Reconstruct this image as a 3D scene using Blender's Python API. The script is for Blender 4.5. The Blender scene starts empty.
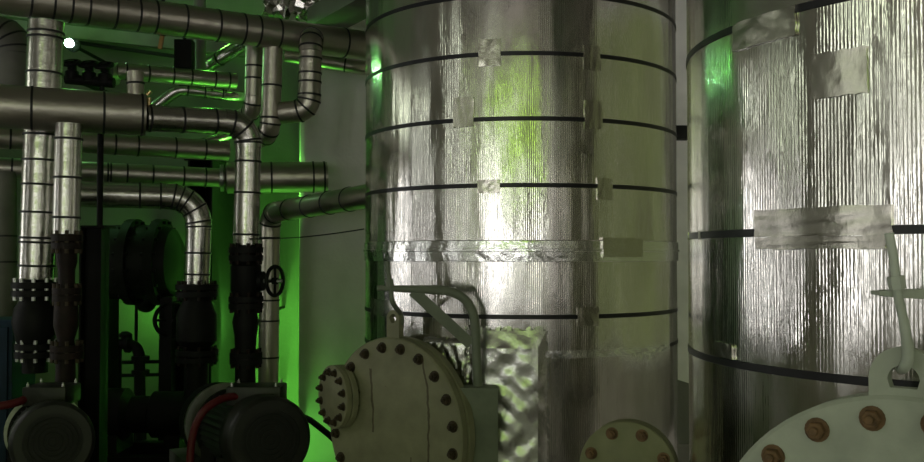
import bpy, bmesh, math, random
from mathutils import Vector, Matrix
random.seed(7)
S = bpy.context.scene
COL = S.collection
PI = math.pi

# ------------------------------------------------------------------ camera
F = 930.0
EYE = Vector((0, 0, 1.6))
PITCH = math.atan(24 / F)
cd = bpy.data.cameras.new('camera')
cd.sensor_width = 36.0
cd.lens = F / 924 * 36.0
cd.clip_start = 0.05
cam = bpy.data.objects.new('camera', cd)
cam.location = EYE
cam.rotation_euler = (PI / 2 + PITCH, 0, 0)
COL.objects.link(cam)
S.camera = cam
S.view_settings.view_transform = 'Standard'
S.view_settings.look = 'None'
S.view_settings.gamma = 1
S.view_settings.use_curve_mapping = False
S.view_settings.exposure = 0.22
S.cycles.use_denoising = True
S.cycles.max_bounces = 8
S.cycles.sample_clamp_indirect = 6
S.cycles.caustics_reflective = True

# ------------------------------------------------------------------ world: daylight sky over trees, seen only through the windows
w = bpy.data.worlds.new('sky')
S.world = w
w.use_nodes = True
nt = w.node_tree
nt.nodes.clear()
def wn(t, **k):
    n = nt.nodes.new(t)
    for a, b in k.items(): setattr(n, a, b)
    return n
tc = wn('ShaderNodeTexCoord')
sx = wn('ShaderNodeSeparateXYZ'); nt.links.new(tc.outputs['Generated'], sx.inputs[0])
nz = wn('ShaderNodeTexNoise'); nz.inputs['Scale'].default_value = 4.0; nz.inputs['Detail'].default_value = 6
nt.links.new(tc.outputs['Generated'], nz.inputs['Vector'])
ma = wn('ShaderNodeMath', operation='MULTIPLY_ADD'); ma.inputs[1].default_value = 0.55   # elevation + noise
nt.links.new(nz.outputs['Fac'], ma.inputs[0]); nt.links.new(sx.outputs['Z'], ma.inputs[2])
mo = wn('ShaderNodeMath', operation='ADD'); mo.inputs[1].default_value = 0.2
nt.links.new(ma.outputs[0], mo.inputs[0])
nz2 = wn('ShaderNodeTexNoise'); nz2.inputs['Scale'].default_value = 14.0; nz2.inputs['Detail'].default_value = 5
nt.links.new(tc.outputs['Generated'], nz2.inputs['Vector'])
lf = wn('ShaderNodeValToRGB')
lf.color_ramp.elements[0].position = 0.36; lf.color_ramp.elements[0].color = (0.03, 0.06, 0.008, 1)
lf.color_ramp.elements[1].position = 0.66; lf.color_ramp.elements[1].color = (0.34, 0.60, 0.06, 1)
nt.links.new(nz2.outputs['Fac'], lf.inputs[0])
# share of foliage by elevation: none on the sunlit ground, full in the tree band, gone in the open sky
cr = wn('ShaderNodeValToRGB')
for p_ in (.5, .6): cr.color_ramp.elements.new(p_)
for e_, (p_, c_) in zip(cr.color_ramp.elements, ((.50, 1), (.58, 0), (.82, 0), (.90, 1))):
    e_.position = p_; e_.color = (c_, c_, c_, 1)
nt.links.new(mo.outputs[0], cr.inputs[0])
# dense shaded trees to the right, a clearing to the left
def wmap(sock, a, b, c, d):
    q = wn('ShaderNodeMapRange'); q.clamp = True
    for i_, v_ in enumerate((a, b, c, d)): q.inputs[i_+1].default_value = v_
    nt.links.new(sock, q.inputs[0]); return q.outputs[0]
def wmath(op, a, b):
    q = wn('ShaderNodeMath', operation=op); q.use_clamp = True
    for i_, v_ in enumerate((a, b)):
        if isinstance(v_, float): q.inputs[i_].default_value = v_
        else: nt.links.new(v_, q.inputs[i_])
    return q.outputs[0]
left = wmap(sx.outputs['X'], -.75, -.55, .55, 0.0)
right = wmap(sx.outputs['X'], .5, .6, 1.0, 0.0)
mtf = wmath('MULTIPLY', wmath('ADD', cr.outputs[0], left), right)
dk = wmap(sx.outputs['X'], .5, .6, 1.0, .036)
lfd = wn('ShaderNodeVectorMath', operation='SCALE'); nt.links.new(lf.outputs[0], lfd.inputs[0]); nt.links.new(dk, lfd.inputs['Scale'])
mx = wn('ShaderNodeMix', data_type='RGBA')
nt.links.new(mtf, mx.inputs[0]); lfa = wn('ShaderNodeVectorMath', operation='ADD'); nt.links.new(lfd.outputs[0], lfa.inputs[0]); lfa.inputs[1].default_value = (.020, .019, .012); nt.links.new(lfa.outputs[0], mx.inputs[6])
mx.inputs[7].default_value = (1.0, 0.98, 0.97, 1)
bg = wn('ShaderNodeBackground'); bg.inputs['Strength'].default_value = 3.8
nt.links.new(mx.outputs[2], bg.inputs['Color'])
wo = wn('ShaderNodeOutputWorld'); nt.links.new(bg.outputs[0], wo.inputs[0])

# ------------------------------------------------------------------ helpers
def P(px, py, Y):
    """point at distance Y in front of the camera seen at pixel (px, py)"""
    d = Vector(((px - 462) / F, 1, (231 - py) / F))
    d = Matrix.Rotation(PITCH, 3, 'X') @ d
    return EYE + d * (Y / d.y)
def proj(p):
    q = Matrix.Rotation(-PITCH, 3, 'X') @ (p - EYE)
    return 462 + q.x / q.y * F, 231 - q.z / q.y * F

def frame(t):
    t = t.normalized()
    a = Vector((0, 0, 1)) if abs(t.z) < 0.9 else Vector((1, 0, 0))
    u = t.cross(a).normalized(); v = t.cross(u).normalized()
    return u, v

class MB:
    def __init__(s): s.bm = bmesh.new()
    def ring(s, c, u, v, r, seg, f=None):
        return [s.bm.verts.new(c + (u * math.cos(2*PI*k/seg) + v * math.sin(2*PI*k/seg)) * r * (f(k) if f else 1)) for k in range(seg)]
    def bridge(s, a, b):
        n = len(a)
        for k in range(n): s.bm.faces.new((a[k], a[(k+1) % n], b[(k+1) % n], b[k]))
    def tube(s, pts, r, seg=24, caps=True):
        pts = [Vector(p) for p in pts]; n = len(pts)
        rr = r if isinstance(r, (list, tuple)) else [r]*n
        prev = None; u = v = None
        for i, p in enumerate(pts):
            t = (pts[min(i+1, n-1)] - pts[max(i-1, 0)]).normalized()
            if u is None: u, v = frame(t)
            else:
                u = (u - t * u.dot(t)).normalized(); v = t.cross(u).normalized()
            rg = s.ring(p, u, v, rr[i], seg)
            if prev: s.bridge(prev, rg)
            elif caps: s.bm.faces.new(rg[::-1])
            prev = rg
        if caps: s.bm.faces.new(prev)
        return s
    def lathe(s, o, ax, prof, seg=32, closed=False, f=None):
        """revolve (distance along axis, radius) about the axis through o"""
        o = Vector(o); ax = Vector(ax).normalized(); u, v = frame(ax)
        rings = []
        for h, r in prof:
            if r < 1e-6: rings.append([s.bm.verts.new(o + ax*h)])
            else: rings.append(s.ring(o + ax*h, u, v, r, seg, f))
        m = len(rings)
        for i in range(m if closed else m-1):
            a, b = rings[i], rings[(i+1) % m]
            if len(a) == 1 and len(b) == 1: continue
            if len(a) == 1:
                for k in range(seg): s.bm.faces.new((a[0], b[k], b[(k+1) % seg]))
            elif len(b) == 1:
                for k in range(seg): s.bm.faces.new((a[k], a[(k+1) % seg], b[0]))
            else: s.bridge(a, b)
        return s
    def disc(s, o, ax, r, h, seg=32, bev=0.0):
        b = bev or min(r, h)*0.12
        return s.lathe(o, ax, [(0, 0), (0, r-b), (b, r), (h-b, r), (h, r-b), (h, 0)], seg)
    def hoop(s, o, ax, r, wd, th, seg=48):
        return s.lathe(o, ax, [(-wd/2, r), (-wd/2*.8, r+th), (wd/2*.8, r+th), (wd/2, r)], seg, closed=True)
    def torus(s, o, ax, R, r, seg=40, m=10):
        return s.lathe(o, ax, [(r*math.sin(2*PI*k/m), R + r*math.cos(2*PI*k/m)) for k in range(m)], seg, closed=True)
    def box(s, c, size, ux=(1,0,0), uy=(0,1,0), uz=(0,0,1), bev=0.0):
        c = Vector(c); ux, uy, uz = Vector(ux).normalized(), Vector(uy).normalized(), Vector(uz).normalized()
        vs = [s.bm.verts.new(c + ux*size[0]/2*i + uy*size[1]/2*j + uz*size[2]/2*k) for i in (-1,1) for j in (-1,1) for k in (-1,1)]
        fs = []
        for q in ((0,1,3,2),(4,6,7,5),(0,4,5,1),(2,3,7,6),(0,2,6,4),(1,5,7,3)):
            fs.append(s.bm.faces.new([vs[i] for i in q]))
        if bev:
            es = list({e for f in fs for e in f.edges})
            bmesh.ops.bevel(s.bm, geom=es, offset=bev, segments=2, affect='EDGES', profile=0.6)
        return s
    def beam(s, a, b, wd, th, up=(0,0,1), bev=0.0):
        a, b = Vector(a), Vector(b); t = (b-a).normalized()
        side = t.cross(Vector(up)).normalized(); upv = side.cross(t).normalized()
        return s.box((a+b)/2, ((b-a).length, wd, th), t, side, upv, bev)
    def prism(s, outline, depth, o, ux, uy, n):
        """outline (list of 2-D points) extruded along n"""
        o, ux, uy, n = Vector(o), Vector(ux), Vector(uy), Vector(n)
        a = [s.bm.verts.new(o + ux*x + uy*y) for x, y in outline]
        b = [s.bm.verts.new(o + ux*x + uy*y + n*depth) for x, y in outline]
        s.bm.faces.new(a[::-1]); s.bm.faces.new(b); s.bridge(a, b)
        return s
    def hexbolt(s, o, ax, r, h):
        o = Vector(o); ax = Vector(ax).normalized()
        s.lathe(o, ax, [(0, 0), (0, r*1.35), (h*.18, r*1.35), (h*.18, 0)], 16)
        s.lathe(o + ax*h*.18, ax, [(0, 0), (0, r), (h*.7, r), (h*.82, r*.85), (h*.82, 0)], 6)
        s.lathe(o + ax*h*.9, ax, [(0, 0), (0, r*.5), (h*.5, r*.5), (h*.56, r*.4), (h*.56, 0)], 10)
        return s

def obj(name, mb, mat, parent=None, origin=None, smooth=True, angle=35):
    """link a builder as ONE mesh; vertices are given in world space and stored relative to the thing's base"""
    me = bpy.data.meshes.new(name)
    bmesh.ops.recalc_face_normals(mb.bm, faces=mb.bm.faces)
    if origin is None: origin = parent['_o'] if parent is not None else (0, 0, 0)
    origin = Vector(origin)
    for v in mb.bm.verts: v.co -= origin
    mb.bm.to_mesh(me); mb.bm.free()
    me.materials.append(mat)
    o = bpy.data.objects.new(name, me); COL.objects.link(o)
    if parent is not None:
        o.parent = parent
    else: o.location = origin
    o['_o'] = tuple(origin)
    if smooth:
        me.polygons.foreach_set('use_smooth', [True]*len(me.polygons))
        me.set_sharp_from_angle(angle=math.radians(angle))
    return o
def thing(name, loc, label, cat, group=None):
    o = bpy.data.objects.new(name, None); COL.objects.link(o)
    o.empty_display_size = .1
    o.location = loc; o['_o'] = tuple(Vector(loc)); o['label'] = label; o['category'] = cat
    if group: o['group'] = group
    return o
def tag(o, label, cat, group=None):
    o['label'] = label; o['category'] = cat
    if group: o['group'] = group
    return o
def struct(o): o['kind'] = 'structure'; return o

# ------------------------------------------------------------------ materials
class NT:
    def __init__(s, name):
        s.m = bpy.data.materials.new(name); s.m.use_nodes = True
        s.t = s.m.node_tree; s.b = s.t.nodes['Principled BSDF']
    def n(s, t, **k):
        q = s.t.nodes.new(t)
        for a, b in k.items(): setattr(q, a, b)
        return q
    def l(s, a, b): s.t.links.new(a, b)
    def math(s, op, a, b=None, c=None):
        q = s.n('ShaderNodeMath', operation=op)
        for i, x in enumerate((a, b, c)):
            if x is None: continue
            if isinstance(x, (int, float)): q.inputs[i].default_value = x
            else: s.l(x, q.inputs[i])
        return q.outputs[0]
    def noise(s, vec, scale, detail=4, rough=.5):
        q = s.n('ShaderNodeTexNoise'); q.inputs['Scale'].default_value = scale
        q.inputs['Detail'].default_value = detail; q.inputs['Roughness'].default_value = rough
        s.l(vec, q.inputs['Vector']); return q.outputs['Fac']
    def ramp(s, fac, stops):
        q = s.n('ShaderNodeValToRGB'); e = q.color_ramp.elements
        while len(e) < len(stops): e.new(.5)
        for i, (p, c) in enumerate(stops):
            e[i].position = p; e[i].color = (*c, 1) if len(c) == 3 else c
        s.l(fac, q.inputs[0]); return q.outputs['Color']
    def bump(s, h, dist, strength=1.0, prev=None):
        q = s.n('ShaderNodeBump'); q.inputs['Distance'].default_value = dist; q.inputs['Strength'].default_value = strength
        s.l(h, q.inputs['Height'])
        if prev: s.l(prev, q.inputs['Normal'])
        return q.outputs[0]
    def obj(s): return s.n('ShaderNodeTexCoord').outputs['Object']

def simple(name, col, rough=.5, metal=0, var=.25, scale=8, bump=0.0, bscale=60, spec=.5):
    m = NT(name); v = m.obj()
    f = m.noise(v, scale, 5)
    lo = tuple(c*(1-var) for c in col); hi = tuple(min(1, c*(1+var)) for c in col)
    m.l(m.ramp(f, [(.3, lo), (.7, hi)]), m.b.inputs['Base Color'])
    m.b.inputs['Roughness'].default_value = rough; m.b.inputs['Metallic'].default_value = metal
    m.b.inputs['Specular IOR Level'].default_value = spec
    if bump:
        m.l(m.bump(m.noise(v, bscale, 3), bump), m.b.inputs['Normal'])
    return m.m

def foil_tank(name, seed):
    """bright aluminium jacket with fine vertical corrugations, slightly dented"""
    m = NT(name); v = m.obj()
    sp = m.n('ShaderNodeSeparateXYZ'); m.l(v, sp.inputs[0])
    a = m.math('ARCTAN2', sp.outputs['Y'], sp.outputs['X'])
    u = m.math('MULTIPLY', a, 0.8)
    def uv(su, sv):
        c = m.n('ShaderNodeCombineXYZ')
        m.l(m.math('MULTIPLY', u, su), c.inputs[0]); m.l(m.math('MULTIPLY', sp.outputs['Z'], sv), c.inputs[1])
        c.inputs[2].default_value = seed
        return c.outputs[0]
    big = m.noise(uv(5, .55), 1.0, 2, .5)
    mid = m.noise(uv(20, 2.4), 1.0, 4, .6)
    small = m.noise(uv(60, 26), 1.0, 3, .6)
    rib = m.math('SINE', m.math('MULTIPLY', u, 2*PI/0.0085))
    gate = m.math('MULTIPLY_ADD', m.noise(uv(4, 2.5), 1.0, 3), .9, .25)
    ribg = m.math('MULTIPLY', rib, gate)
    n1 = m.bump(big, 0.017)
    n2 = m.bump(mid, 0.0015, prev=n1)
    n3 = m.bump(small, 0.0004, prev=n2)
    n4 = m.bump(ribg, 0.00010, prev=n3)
    m.l(n4, m.b.inputs['Normal'])
    m.b.inputs['Metallic'].default_value = 1
    g = m.noise(uv(9, 2), 1.0, 4)
    m.l(m.ramp(g, [(.3, (.62, .60, .56)), (.7, (.82, .80, .76))]), m.b.inputs['Base Color'])
    r = m.math('MULTIPLY_ADD', m.noise(uv(10, 5), 1.0, 4), .34, -.02)
    m.l(r, m.b.inputs['Roughness'])
    return m.m

def foil_crinkle(name, col=(.72, .70, .66), rough=.25, s=40, d=.004):
    m = NT(name); v = m.obj()
    a = m.noise(v, s, 4, .6); b = m.noise(v, s*.3, 2)
    m.l(m.bump(a, d, prev=m.bump(b, d*3)), m.b.inputs['Normal'])
    m.b.inputs['Metallic'].default_value = 1
    m.b.inputs['Base Color'].default_value = (*col, 1)
    m.b.inputs['Roughness'].default_value = rough
    return m.m

def painted(name, col, rust=.5, rough=.55, rcol=(.10, .035, .012), scale=6):
    m = NT(name); v = m.obj()
    f = m.noise(v, 9, 5); g = m.noise(v, scale, 6, .65)
    base = m.ramp(f, [(.3, tuple(c*.8 for c in col)), (.7, tuple(c*1.15 for c in col))])
    mask = m.ramp(g, [(rust, (0, 0, 0)), (rust+.06, (1, 1, 1))])
    q = m.n('ShaderNodeMix', data_type='RGBA')
    m.l(mask, q.inputs[0]); m.l(base, q.inputs[6]); q.inputs[7].default_value = (*rcol, 1)
    m.l(q.outputs[2], m.b.inputs['Base Color'])
    m.b.inputs['Roughness'].default_value = rough
    m.l(m.bump(m.noise(v, 70, 3), .0015), m.b.inputs['Normal'])
    return m.m

M = {}
M['jacket'] = foil_tank('corrugated_foil_far', 1.3)
M['jacket2'] = foil_tank('corrugated_foil_near', 9.1)
M['tape'] = foil_crinkle('foil_tape', (.52, .50, .44), .24, 50, .0006)
M['hoopfoil'] = foil_crinkle('foil_hoop', (.82, .82, .80), .16, 30, .002)
M['crumple'] = foil_crinkle('crumpled_foil', (.72, .71, .70), .27, 70, .0008)
M['pipe'] = foil_crinkle('pipe_foil', (.50, .47, .40), .38, 26, .002)
M['pipe_bright'] = foil_crinkle('bright_pipe_foil', (.58, .56, .52), .24, 24, .0022)
M['strap'] = simple('black_strap', (.008, .008, .010), .4)
M['wire'] = simple('dark_binding_wire', (.012, .012, .012), .5)
M['cover'] = painted('grey_green_paint', (.27, .262, .165), .64)
M['cover2'] = painted('light_grey_paint', (.46, .49, .41), .70)
M['davit'] = painted('grey_lifting_paint', (.20, .225, .17), .70)
M['davit2'] = painted('pale_lifting_paint', (.56, .60, .52), .72)
M['olive'] = painted('olive_paint', (.23, .235, .12), .72)
M['rustbolt'] = simple('rusty_bolt', (.05, .034, .018), .7, 0, .5, 40, .001)
M['brownbolt'] = simple('brown_bolt', (.17, .095, .042), .65, 0, .4, 40, .001)
M['black'] = simple('black_steel', (.005, .0045, .0045), .6, 0, .4, 12, .001, spec=.25)  # near black, also standing in for shade on the low left valves
M['dark'] = simple('shade_darkened_steel', (.006, .0055, .005), .6, 0, .4, 10, spec=.25)  # shade on the low machinery put into the steel's colour
M['rustdark'] = simple('rusty_dark_steel', (.014, .006, .004), .6, 0, .6, 14, .001, spec=.3)
M['steel'] = simple('bare_steel', (.5, .5, .48), .35, 1, .2, 20)
M['motor'] = simple('shaded_motor_grey_green', (.013, .014, .010), .45, 0, .25, 10)  # grey-green motor paint darkened in place of shade
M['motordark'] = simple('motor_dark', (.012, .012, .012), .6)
M['red'] = simple('red_rubber', (.11, .005, .008), .5)
M['blue'] = simple('blue_paint', (.003, .022, .06), .7)
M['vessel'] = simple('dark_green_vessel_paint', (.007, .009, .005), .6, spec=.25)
M['brass'] = simple('brass', (.7, .5, .25), .3, 1, .2)
M['wall'] = simple('plaster_wall_darkened', (.14, .137, .115), .8, 0, .12, 2.5, .002, 40)  # dim light at the back put into the colour, darker than the pier
M['light_wall'] = simple('cream_wall', (.50, .48, .43), .8, 0, .1, 2)
M['pier'] = simple('pier_plaster_lightened', (.80, .77, .72), .8, 0, .12, 2.5, .002, 40)  # daylight on the pier put into the colour, lighter than the wall
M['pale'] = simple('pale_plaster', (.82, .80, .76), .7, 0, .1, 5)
M['floor'] = simple('concrete_floor', (.32, .30, .26), .45, 0, .3, 1.5, .002, 30)
M['ceiling'] = simple('board_ceiling', (.32, .295, .25), .8, 0, .2, 2)
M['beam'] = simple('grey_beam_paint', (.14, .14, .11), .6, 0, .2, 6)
M['concrete'] = simple('concrete_plinth', (.10, .10, .085), .8, 0, .3, 6)
M['orange'] = simple('ochre_clip', (.30, .16, .03), .6)
M['frame'] = simple('window_frame_paint', (.35, .36, .34), .5)
def emit(name, col, st):
    m = NT(name); m.b.inputs['Base Color'].default_value = (0, 0, 0, 1)
    m.b.inputs['Emission Color'].default_value = (*col, 1); m.b.inputs['Emission Strength'].default_value = st
    return m.m
M['bulb'] = emit('glowing_bulb', (.62, 1.0, .80), 60)
M['bulb2'] = emit('added_green_bulb', (.15, 1.0, .12), 12)  # bulb of the added, unseen lamps

# ------------------------------------------------------------------ room shell
X0, X1, Y0, Y1, ZC, T = -4.6, 4.3, -5.0, 7.9, 4.6, .25
fl = MB(); fl.box(((X0+X1)/2, (Y0+Y1)/2, -.1), (X1-X0+2*T, Y1-Y0+2*T, .2)); struct(obj('floor', fl, M['floor'], smooth=False))
ce = MB(); ce.box(((X0+X1)/2, (Y0+Y1)/2, ZC+.1), (X1-X0+2*T, Y1-Y0+2*T, .2)); struct(obj('ceiling', ce, M['ceiling'], smooth=False))
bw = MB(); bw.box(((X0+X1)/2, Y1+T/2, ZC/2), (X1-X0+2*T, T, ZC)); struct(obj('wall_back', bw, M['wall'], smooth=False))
def wall_with_openings(name, along, lo, hi, place, ops):
    """wall in a run lo..hi; ops = (a, b, z0, z1)"""
    mb = MB()
    def seg(a, b, z0, z1):
        if b-a < 1e-4 or z1-z0 < 1e-4: return
        c = place((a+b)/2, (z0+z1)/2)
        mb.box(c, (T, b-a, z1-z0) if along == 'y' else (b-a, T, z1-z0))
    cur = lo
    for a, b, z0, z1 in ops:
        seg(cur, a, 0, ZC); seg(a, b, 0, z0); seg(a, b, z1, ZC); cur = b
    seg(cur, hi, 0, ZC)
    return struct(obj(name, mb, M['light_wall'], smooth=False))
LEFT = [(-2.6, -1.8, .9, 4.3), (-.15, .45, .9, 4.3), (2.95, 3.35, .9, 3.3), (4.5, 5.1, .9, 3.3)]
REAR = [(-4.4, -3.1, .9, 4.3), (-2.4, -1.2, .9, 4.3), (-.3, .6, .9, 4.3), (2.6, 3.6, .9, 4.3)]
RIGHT = [(-1.5, 7.2, .7, 3.8)]
wall_with_openings('wall_left', 'y', Y0, Y1, lambda a, z: (X0-T/2, a, z), LEFT)
wall_with_openings('wall_rear', 'x', X0-T, X1+T, lambda a, z: (a, Y0-T/2, z), REAR)
wall_with_openings('wall_right', 'y', Y0, Y1, lambda a, z: (X1+T/2, a, z), RIGHT)
wi = 0
for side, ops in (('l', LEFT), ('r', REAR), ('e', RIGHT)):
    for a, b, z0, z1 in ops:
        wi += 1
        mb = MB(); n = max(2, round((b-a)/.9)); th = .06
        def bar(p, q, r_, s_):
            if side != 'r': mb.box((X0-T/2 if side == 'l' else X1+T/2, (p+q)/2, (r_+s_)/2), (.08, q-p, s_-r_))
            else: mb.box(((p+q)/2, Y0-T/2, (r_+s_)/2), (q-p, .08, s_-r_))
        bar(a, a+th, z0, z1); bar(b-th, b, z0, z1); bar(a+th, b-th, z0, z0+th); bar(a+th, b-th, z1-th, z1)
        for k in range(1, n):
            c = a + (b-a)*k/n; bar(c-th/2, c+th/2, z0+th, z1-th)
        struct(obj('window_%d' % wi, mb, M['frame'], smooth=False))
        ld = bpy.data.lights.new('window_daylight', 'AREA'); ld.shape = 'RECTANGLE'
        ld.size = b-a; ld.size_y = z1-z0; ld.cycles.is_portal = True
        lo = bpy.data.objects.new('window_daylight', ld); COL.objects.link(lo)
        if side == 'l':
            lo.location = (X0-T, (a+b)/2, (z0+z1)/2); lo.rotation_euler = (0, -PI/2, 0); ld.size, ld.size_y = z1-z0, b-a
        elif side == 'e':
            lo.location = (X1+T, (a+b)/2, (z0+z1)/2); lo.rotation_euler = (0, PI/2, 0); ld.size, ld.size_y = z1-z0, b-a
        else:
            lo.location = ((a+b)/2, Y0-T, (z0+z1)/2); lo.rotation_euler = (PI/2, 0, 0)
# pier in front of the back wall, left of the far tank
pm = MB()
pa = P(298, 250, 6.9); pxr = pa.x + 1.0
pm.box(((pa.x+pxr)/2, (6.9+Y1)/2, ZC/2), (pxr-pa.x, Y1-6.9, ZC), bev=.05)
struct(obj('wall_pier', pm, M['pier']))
# pale wall strip between the tanks
q0 = P(680, 372, 6.9)
ps = MB(); ps.prism([(-.25, 0), (.12, -.12), (.12, ZC-q0.z), (-.25, ZC-q0.z)], Y1-6.9, (q0.x+.06, 6.9, q0.z), (1, 0, 0), (0, 0, 1), (0, 1, 0))
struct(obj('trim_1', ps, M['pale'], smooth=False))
# ceiling beams
for i, (yy, zz) in enumerate(((5.6, 4.2), (7.2, 4.2), (2.5, 4.3), (-1, 4.3))):
    bm_ = MB(); bm_.box(((X0+X1)/2, yy, ZC-.03), (X1-X0, .3, .06)); bm_.box(((X0+X1)/2, yy, ZC-.2), (X1-X0, .05, .28)); bm_.box(((X0+X1)/2, yy, ZC-.36), (X1-X0, .3, .04))
    struct(obj('trim_%d' % (i+2), bm_, M['beam'], smooth=False))

# ------------------------------------------------------------------ tanks
R = .8
T1 = Vector((.30, 4.85, 0)); T2 = Vector((1.45, 2.58, 0))
def hit(t, px, py, rad=R):
    d = (P(px, py, 1) - EYE)
    a = d.x**2 + d.y**2; b = 2*(d.x*(EYE.x-t.x) + d.y*(EYE.y-t.y)); c = (EYE.x-t.x)**2 + (EYE.y-t.y)**2 - rad**2
    disc = max(0, b*b-4*a*c); k = (-b - math.sqrt(disc))/(2*a)
    p = EYE + d*k
    return math.atan2(p.y-t.y, p.x-t.x), p.z
def curved_sheet(t, a0, a1, z0, z1, r0, th, nu=12, nv=6, f=None, edge=0.0):
    mb = MB()
    def pt(i, j, r_):
        a = a0 + (a1-a0)*i/nu; z = z0 + (z1-z0)*j/nv
        if edge and (i in (0, nu) or j in (0, nv)):
            a += random.uniform(-edge, edge)/R; z += random.uniform(-edge, edge)
        return mb.bm.verts.new((t.x + r_*math.cos(a), t.y + r_*math.sin(a), z))
    out = []; inn = []
    for i in range(nu+1):
        out.append([]); inn.append([])
        for j in range(nv+1):
            d = f(i/nu, j/nv) if f else 0
            v = pt(i, j, r0+th+d); out[i].append(v)
            rr = v.co - Vector((t.x, t.y, v.co.z)); k = r0/rr.length
            inn[i].append(mb.bm.verts.new((t.x + rr.x*k, t.y + rr.y*k, v.co.z)))
    for i in range(nu):
        for j in range(nv):
            mb.bm.faces.new((out[i][j], out[i+1][j], out[i+1][j+1], out[i][j+1]))
            mb.bm.faces.new((inn[i][j], inn[i][j+1], inn[i+1][j+1], inn[i+1][j]))
    for i in range(nu):
        mb.bm.faces.new((out[i][0], inn[i][0], inn[i+1][0], out[i+1][0])); mb.bm.faces.new((out[i][nv], out[i+1][nv], inn[i+1][nv], inn[i][nv]))
    for j in range(nv):
        mb.bm.faces.new((out[0][j], out[0][j+1], inn[0][j+1], inn[0][j])); mb.bm.faces.new((out[nu][j], inn[nu][j], inn[nu][j+1], out[nu][j+1]))
    return mb
def shell(t):
    mb = MB()
    prof = [(0.0, 0), (0.0, R-.02), (.02, R)] + [(.02 + (3.6-.02)*k/40, R) for k in range(1, 41)]
    prof += [(3.6 + .28*math.sin(q), R*math.cos(q)) for q in (.2, .45, .7, .95, 1.2, 1.4)] + [(3.88, 0)]
    return mb.lathe(t, (0, 0, 1), prof, 128)
def patch(t, name, x0, y0, x1, y1, par, mat, eps=.0035, crk=.0):
    a0, z0 = hit(t, x0, (y0+y1)/2); a1, _ = hit(t, x1, (y0+y1)/2)
    xm = (x0+x1)/2; _, zt = hit(t, xm, y0); _, zb = hit(t, xm, y1)
    rnd = random.Random(int(x0*31+y0))
    return obj(name, curved_sheet(t, a0, a1, zb, zt, R+.001, eps, 10, 6, (lambda i, j: rnd.uniform(0, crk)) if crk else None, .002), mat, par)
def strap(t, z, par, mat=None):
    mb = MB(); mb.hoop((t.x, t.y, z), (0, 0, 1), R-.001, .021, .0035, 128)
    return obj('strap', mb, mat or M['strap'], par)

tk = thing('storage_tank', T1, 'tall cylindrical storage tank in ribbed silver foil, farther tank in the middle of the photo', 'tank', 'foil-jacketed storage tanks')
obj('foil_jacket', shell(T1), M['jacket'], tk)
for z in (3.05, 2.745, 2.484, 2.197, 1.905, 1.33, 1.172, .45): strap(T1, z, tk)
# raised foil hoop at mid height
hm = MB()
hm.lathe((T1.x, T1.y, 1.62), (0, 0, 1), [(-.05, R-.001), (-.048, R+.006), (-.006, R+.007), (-.004, R+.012), (.006, R+.012), (.008, R+.007), (.042, R+.006), (.046, R-.001)], 128, closed=True)
obj('foil_hoop', hm, M['hoopfoil'], tk)
a0, zz = hit(T1, 487, 354); a1, _ = hit(T1, 668, 354)
obj('foil_hoop', curved_sheet(T1, a0, a1, zz-.018, zz+.016, R+.001, .008, 40, 4), M['hoopfoil'], tk)
for r_ in ((479, 39, 501, 66), (583, 46, 600, 70), (454, 97, 474, 127), (584, 101, 602, 129), (478, 180, 500, 193), (597, 178, 612, 200), (577, 307, 598, 326), (372, 300, 395, 316)):
    patch(T1, 'tape_patch', *r_, tk, M['tape'], crk=.003)
patch(T1, 'tape_patch', 601, 238, 640, 257, tk, M['tape'], eps=.015, crk=.003)
# crumpled loose foil low on the front
rnd = random.Random(5)
CP = [(rnd.random(), rnd.random(), rnd.uniform(-.05, .05), PI/2 + rnd.uniform(-.75, .75), rnd.uniform(3, 13)) for _ in range(18)]
def crumple(u, v):
    d = 0
    for cx, cy, am, an, fr in CP:
        s_ = (u-cx)*math.cos(an) + (v-cy)*math.sin(an)
        d += am*.06*abs(((s_*fr*1.2) % 2)-1)
    e = min(u, 1-u, v, 1-v)
    return max(.0, .018 + d)*min(1, e*8) + .001
a0, zb = hit(T1, 464, 462); a1, _ = hit(T1, 548, 462); _, zt = hit(T1, 500, 328)
obj('crumpled_foil', curved_sheet(T1, a0, a1, zb-.1, zt, R+.001, .002, 64, 64, crumple, .010), M['crumple'], tk, angle=9)
a0, zb = hit(T1, 424, 395); a1, _ = hit(T1, 470, 395); _, zt = hit(T1, 450, 338)
obj('crumpled_foil', curved_sheet(T1, a0, a1, zb, zt, R+.001, .002, 28, 28, lambda u, v: crumple(v*.9+.05, u*.9+.05)*1.3 if 0 < u < 1 and 0 < v < 1 else .001, .004), M['crumple'], tk, angle=14)

tk2 = thing('storage_tank', T2, 'near storage tank in ribbed silver foil filling the right side', 'tank', 'foil-jacketed storage tanks')
obj('foil_jacket', shell(T2), M['jacket2'], tk2)
for z in (2.75, 2.172, 1.654, 1.326, .85, .45): strap(T2, z, tk2)
for r_, e_, c_ in (((735, 14, 797, 43), .005, .002), ((757, 207, 893, 236), .006, .004), ((760, 236, 888, 249), .012, .002), ((717, 343, 734, 358), .005, .002), ((812, 50, 868, 96), .003, .002), ((690, 231, 700, 240), .005, 0)):
    patch(T2, 'tape_patch', *r_, tk2, M['tape'], e_, c_)

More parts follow.
